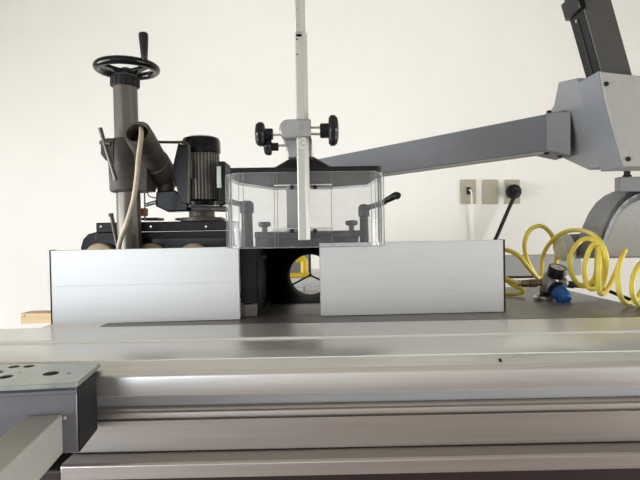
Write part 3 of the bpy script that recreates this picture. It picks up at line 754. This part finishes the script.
tube(b, smooth_path([q + V((0, 0.01, 0)), q + V((-0.004, -0.008, -0.012)), q.lerp(e1, 0.3), e1, e1 + (e1 - q) * 1.0, e1 + (e1 - q) * 1.8 + V((0.03, 0, -0.1)), V((e1.x - 0.1, Y1 - 0.1, Z0 + 0.01))], 8), [0.012 if i < 2 else 0.0085 for i in range(49)], 12); obj('cord', b, blackm, t)

# ------------------------------------------------------------------ air regulator
D = 1.23
r0 = loc_from(545, 300, 0.0)
t = thing('air_regulator', 'silver air regulator with round gauge and blue knob on the table', 'regulator', (r0.x, r0.y, 0))
D = r0.y
b = N()
lathe(b, (r0.x - 0.003, D, 0.0006), (0, 0, 1), [(0, 0.022), (0.003, 0.0235), (0.007, 0.0235), (0.009, 0.021), (0.009, 0.016), (0.004, 0.015)], 36); obj('foot_ring', b, steel, t)
b = N(); ps = [P(x, y, D) for x, y in [(543, 299.5), (549, 299.5), (551, 290), (548, 283), (543, 288)]]
prism(b, ps, (0, 0.02, 0)); obj('foot_bracket', b, dgrey, t, 0.001)
b = N()
c = P(549, 283, D)
lathe(b, P(549, 293, D), P(551, 271, D) - P(549, 293, D), [(0, 0.010), (0.004, 0.018), (0.012, 0.021), (0.026, 0.021), (0.036, 0.017), (0.046, 0.015), (0.05, 0.011)], 16)
lathe(b, P(540.5, 283, D), V((1, 0, 0)), [(0, 0.011), (0.012, 0.013), (0.02, 0.012), (0.058, 0.012), (0.062, 0.009)], 14)
obj('regulator_body', b, zamak, t, 0.0008)
g1 = P(558.2, 267, D - 0.022)
ga = V((0.10, -0.36, 0.92)).normalized()
b = N(); lathe(b, g1 - ga * 0.024, ga, [(0, 0.019), (0.002, 0.0205), (0.022, 0.0205), (0.024, 0.0195), (0.0242, 0.0180), (0.022, 0.0178)], 40); gg = obj('pressure_gauge', b, black, t)
b = N(); lathe(b, g1 - ga * 0.0019, ga, [(0, 0.0178), (0.0006, 0.0178)], 40); fc = obj('gauge_face', b, mat('gauge_face_grey', (0.62, 0.62, 0.62), 0.3, 0, var=0.02), gg)
dd, uu, ww = frame(ga)
b = N(); q = g1 - ga * 0.0010
prism2(b, [q - uu * 0.001 - ww * 0.005, q + uu * 0.001 - ww * 0.005, q + uu * 0.0012 + ww * 0.002, q - uu * 0.0012 + ww * 0.002], [p + ga * 0.0006 for p in (q - uu * 0.001 - ww * 0.005, q + uu * 0.001 - ww * 0.005, q + uu * 0.0012 + ww * 0.002, q - uu * 0.0012 + ww * 0.002)])
for k in range(9):
    a = math.radians(-45 + 270 * k / 8); dv = uu * math.cos(a) + ww * math.sin(a); sv = dv.cross(ga)
    A_ = [q + dv * 0.013 - sv * 0.0004, q + dv * 0.013 + sv * 0.0004, q + dv * 0.0165 + sv * 0.0004, q + dv * 0.0165 - sv * 0.0004]
    prism2(b, A_, [p + ga * 0.0003 for p in A_])
obj('needle', b, black, fc)
k0, k1 = P(557, 290, D - 0.018), P(566.5, 300.5, D - 0.048)
b = N(); lathe(b, k0 - (k1 - k0) * 0.22, k1 - k0, [(0, 0.018), (0.003, 0.0205), (0.012, 0.0205), (0.015, 0.017)], 32); obj('bonnet', b, blackm, t)
b = N(); L = (k1 - k0).length
lathe(b, k0, k1 - k0, [(0, 0.0175), (0.003, 0.0185), (L * .7, 0.0172), (L * .9, 0.0158), (L, 0.012), (L + .001, 0.004)], 60, lambda a: 1 + 0.025 * (1 if math.cos(15 * a) > 0 else -1)); obj('pressure_knob', b, blue, t)
b = N(); f0, f1 = P(521, 283.5, D), P(541, 283, D)
lathe(b, f0, f1 - f0, [(0, 0.0065), (0.004, 0.0085), (0.016, 0.0085), (0.017, 0.0075), (0.019, 0.0075), (0.020, 0.0095), (0.036, 0.0095), (0.037, 0.007), ((f1 - f0).length, 0.007)], 16); ft = obj('brass_fitting', b, brass, t)
b = N(); f2 = P(516.5, 282.5, D); lathe(b, f2, f0 - f2, [(0, 0.0055), (0.001, 0.0075), (0.008, 0.0075), (0.011, 0.005)], 16); obj('ferrule', b, steel, ft)
b = N(); f3, f4 = P(565, 284, D + 0.002), P(586, 286, D + 0.01)
lathe(b, f3, f4 - f3, [(0, 0.0075), (0.012, 0.0085), (0.022, 0.0085), (0.024, 0.0065), (0.046, 0.0060)], 16); obj('outlet_nozzle', b, blackm, t)

# black air line leaving to the right
b = N(); tube(b, smooth_path([P(584, 286, D + 0.01), P(594, 287, D + .02), P(603, 288.5, D + 0.03), P(616, 294, D + 0.02), P(630, 299.5, D), P(645, 306, D - .02), P(680, 330, D - 0.03), P(700, 400, D - 0.03)], 8),
                  [0.0058] * 12 + [0.0042] * 45, 12)
o = obj('air_line', b, blackm); tag(o, 'black air line running right from the regulator off the table', 'hose')

# ------------------------------------------------------------------ yellow coiled hose
path = [(518, 282.8, D), (510, 280.5, D + .01), (500, 277, D + .03), (492, 283, D + .06), (500, 292.5, D + .08), (514, 294, D + .07), (523, 292, D + .06), (521, 288.5, D + .06), (511, 284, D + .08), (498, 272, D + .09), (492, 258, D + .08), (497, 250, D + .06), (507, 250, D + .04), (519, 256, D + .03), (528, 267, D + .035), (537, 277, D + .05),
        (546, 283, D + .08), (554, 272, D + .11), (556.5, 255, D + .11), (553, 238, D + .09), (546, 228.5, D + .07), (538, 226, D + .05), (529, 231, D + .04), (524.5, 244, D + .03), (527, 259, D + .035), (533, 271, D + .05), (539, 279, D + .09), (541.5, 270, D + .12), (542.5, 258, D + .12),
        (547, 247, D + .10), (556, 237, D + .07), (568, 231, D + .04), (582, 230.5, D), (595, 236, D - .03), (603.5, 248, D - .05), (606.5, 262, D - .05), (604, 279, D - .03), (600, 290, D), (596.5, 283, D + .02), (597, 262, D + .02), (597.5, 248, D + .01), (592, 239.5, D - .02),
        (582, 240, D - .05), (573, 250, D - .07), (570, 263, D - .07), (573, 277, D - .06), (582, 286, D - .04), (592, 282, D), (598, 268, D + .01), (602, 254, D + .01), (599, 243.5, D - .01), (592, 246, D - .05), (587, 256, D - .07), (584.5, 270, D - .08), (586.5, 284, D - .07), (592, 289, D - .05), (599, 284, D - .01), (604, 270, D + .01), (605, 255, D), (601, 246, D - .03), (599, 262, D - .06), (598.5, 282, D - .06), (600.5, 293.5, D - .04),
        (607, 290, D - .01), (615, 274, D + .02), (621.5, 258, D + .02), (625, 250.5, D), (620, 262, D - .05), (618, 278, D - .06), (619.5, 293, D - .06), (625, 302.5, D - .04), (634, 301, D - .01), (643, 288, D + .02), (650, 268, D + .02), (648, 261, D), (640, 264, D - .03), (634, 275, D - .06), (632, 290, D - .07), (637, 303, D - .06), (648, 308, D - .03), (662, 296, D), (670, 270, D), (662, 262, D - .03), (655, 285, D - .06), (662, 310, D - .06), (690, 330, D - .05), (720, 400, D - .05)]
b = N(); tube(b, smooth_path([P(x, y, d - 0.10 * min(1, max(0, (x - 580) / 20))) for x, y, d in path], 7), 0.0053, 12)
o = obj('coiled_hose', b, yellow); tag(o, 'yellow coiled air hose looping around the regulator', 'hose')

# ------------------------------------------------------------------ things behind the machine
def leg_box(bm, x, y, z1, s=0.02): box(bm, (x - s, y - s, Z0), (x + s, y + s, z1))
t = thing('steel_trestle', 'grey steel beam trestle behind the regulator', 'trestle', (0.6, 1.9, Z0))
a, c = P(430, 278, 1.85), P(582, 254.5, 1.85)
b = N(); box(b, (a.x, 1.85, a.z), (c.x, 1.91, c.z)); obj('beam', b, gpl, t, 0.003)
b = N(); box(b, (a.x, 1.845, a.z - 0.006), (c.x - 0.08, 1.91, a.z)); obj('lower_edge', b, blackm, t)
for x in (a.x + 0.04, ):
    for y in (1.87, 1.89):
        pass
for x in (a.x + 0.04, a.x + 0.2):
    b = N(); leg_box(b, x, 1.88, a.z - 0.006); obj('leg', b, gp2, t)

t = thing('white_side_table', 'white side table behind the left end of the machine', 'table', (-0.75, 1.6, Z0))
zt2 = P(35, 323.6, 1.62).z
xa = P(11, 326, 1.40).x
b = N(); box(b, (xa, 1.05, zt2 - 0.025), (TX0 - 0.012, 1.70, zt2)); obj('table_top', b, wboard, t, 0.003)
for x in (xa + 0.04, TX0 - 0.06):
    for y in (1.09, 1.66):
        b = N(); leg_box(b, x, y, zt2 - 0.025, 0.018); obj('leg', b, wboard, t)
a, c = P(20.5, 323.5, 1.62), P(53, 313, 1.62)
t = thing('wood_block', 'short pine offcut lying on the white side table', 'wood block', ((a.x + c.x) / 2, 1.65, zt2))
b = N(); box(b, (a.x, 1.62, zt2 + 0.0005), (c.x + .02, 1.68, c.z)); obj('block', b, pine, t, 0.0012)
b = N(); q = P(24.5, 316, 1.62); cyl(b, (q.x, 1.6195, q.z), (q.x, 1.63, q.z), 0.0022, 10); obj('nail_hole', b, blackm, t)

# seen through the extraction port
zc = P(300, 277.5, 1.80).z
t = thing('white_cabinet', 'white cabinet standing behind the machine, seen through the round port', 'cabinet', (-0.05, 2.0, Z0))
b = N(); box(b, (-0.35, 1.78, Z0 + 0.06), (0.28, 2.2, zc - 0.02)); obj('carcass', b, wboard, t, 0.003)
b = N(); box(b, (-0.36, 1.77, zc - 0.02), (0.29, 2.21, zc)); obj('cabinet_top', b, wboard, t, 0.003)
b = N(); box(b, (-0.33, 1.80, Z0), (0.26, 2.18, Z0 + 0.06)); obj('plinth', b, dgrey, t)
for x0_, x1_ in ((-0.345, -0.038), (-0.032, 0.275)):
    b = N(); box(b, (x0_, 1.765, Z0 + 0.08), (x1_, 1.78, zc - 0.03)); dr = obj('door', b, wboard, t, 0.002)
    b = N(); hx = x1_ - 0.03 if x0_ < -0.1 else x0_ + 0.03; cyl(b, (hx, 1.755, -0.25), (hx, 1.755, -0.13), 0.005, 12); cyl(b, (hx, 1.755, -0.245), (hx, 1.766, -0.245), 0.004, 8); cyl(b, (hx, 1.755, -0.135), (hx, 1.766, -0.135), 0.004, 8); obj('handle', b, steel, dr)
a, c = P(287, 277, 1.95), P(309.3, 258, 1.95)
t = thing('storage_box', 'small grey box on the white cabinet behind the yellow clamp', 'box', ((a.x + c.x) / 2, 1.98, zc))
b = N(); box(b, (a.x - .03, 1.95, zc + 0.0005), (c.x, 2.05, c.z + 0.03)); obj('box_body', b, gp2, t, 0.003)
b = N(); box(b, (a.x - .033, 1.947, c.z + 0.03), (c.x + .003, 2.053, c.z + 0.045)); obj('lid', b, gp2, t, 0.002)
t = thing('yellow_clamp', 'yellow bar clamp seen through the round extraction port', 'clamp', (P(300, 277, 1.82).x, 1.82, zc))
b = N(); a = P(287, 276.5, 1.81); c = P(309.5, 273, 1.81); box(b, (a.x - .03, 1.80, zc + 0.0005), (c.x, 1.835, c.z)); obj('bar', b, yellow2, t, 0.003)
b = N(); p0, p1 = P(304.5, 274, 1.82), P(304.3, 262, 1.82)
tube(b, smooth_path([p0, p0.lerp(p1, .5), p1, p1 + V((-0.006, 0, 0.009)), p1 + V((-0.018, 0, 0.012)), p1 + V((-0.030, 0, 0.006))], 6), 0.0125, 20); obj('jaw', b, yellow2, t)

# ------------------------------------------------------------------ render look
SC.view_settings.view_transform = 'Standard'; SC.view_settings.look = 'None'
SC.view_settings.gamma = 1.0; SC.view_settings.use_curve_mapping = False
SC.view_settings.exposure = 0.32
SC.cycles.use_denoising = True
SC.cycles.max_bounces = 8; SC.cycles.diffuse_bounces = 5; SC.cycles.transparent_max_bounces = 16
SC.cycles.sample_clamp_indirect = 6
SC.cycles.caustics_reflective = False; SC.cycles.caustics_refractive = False
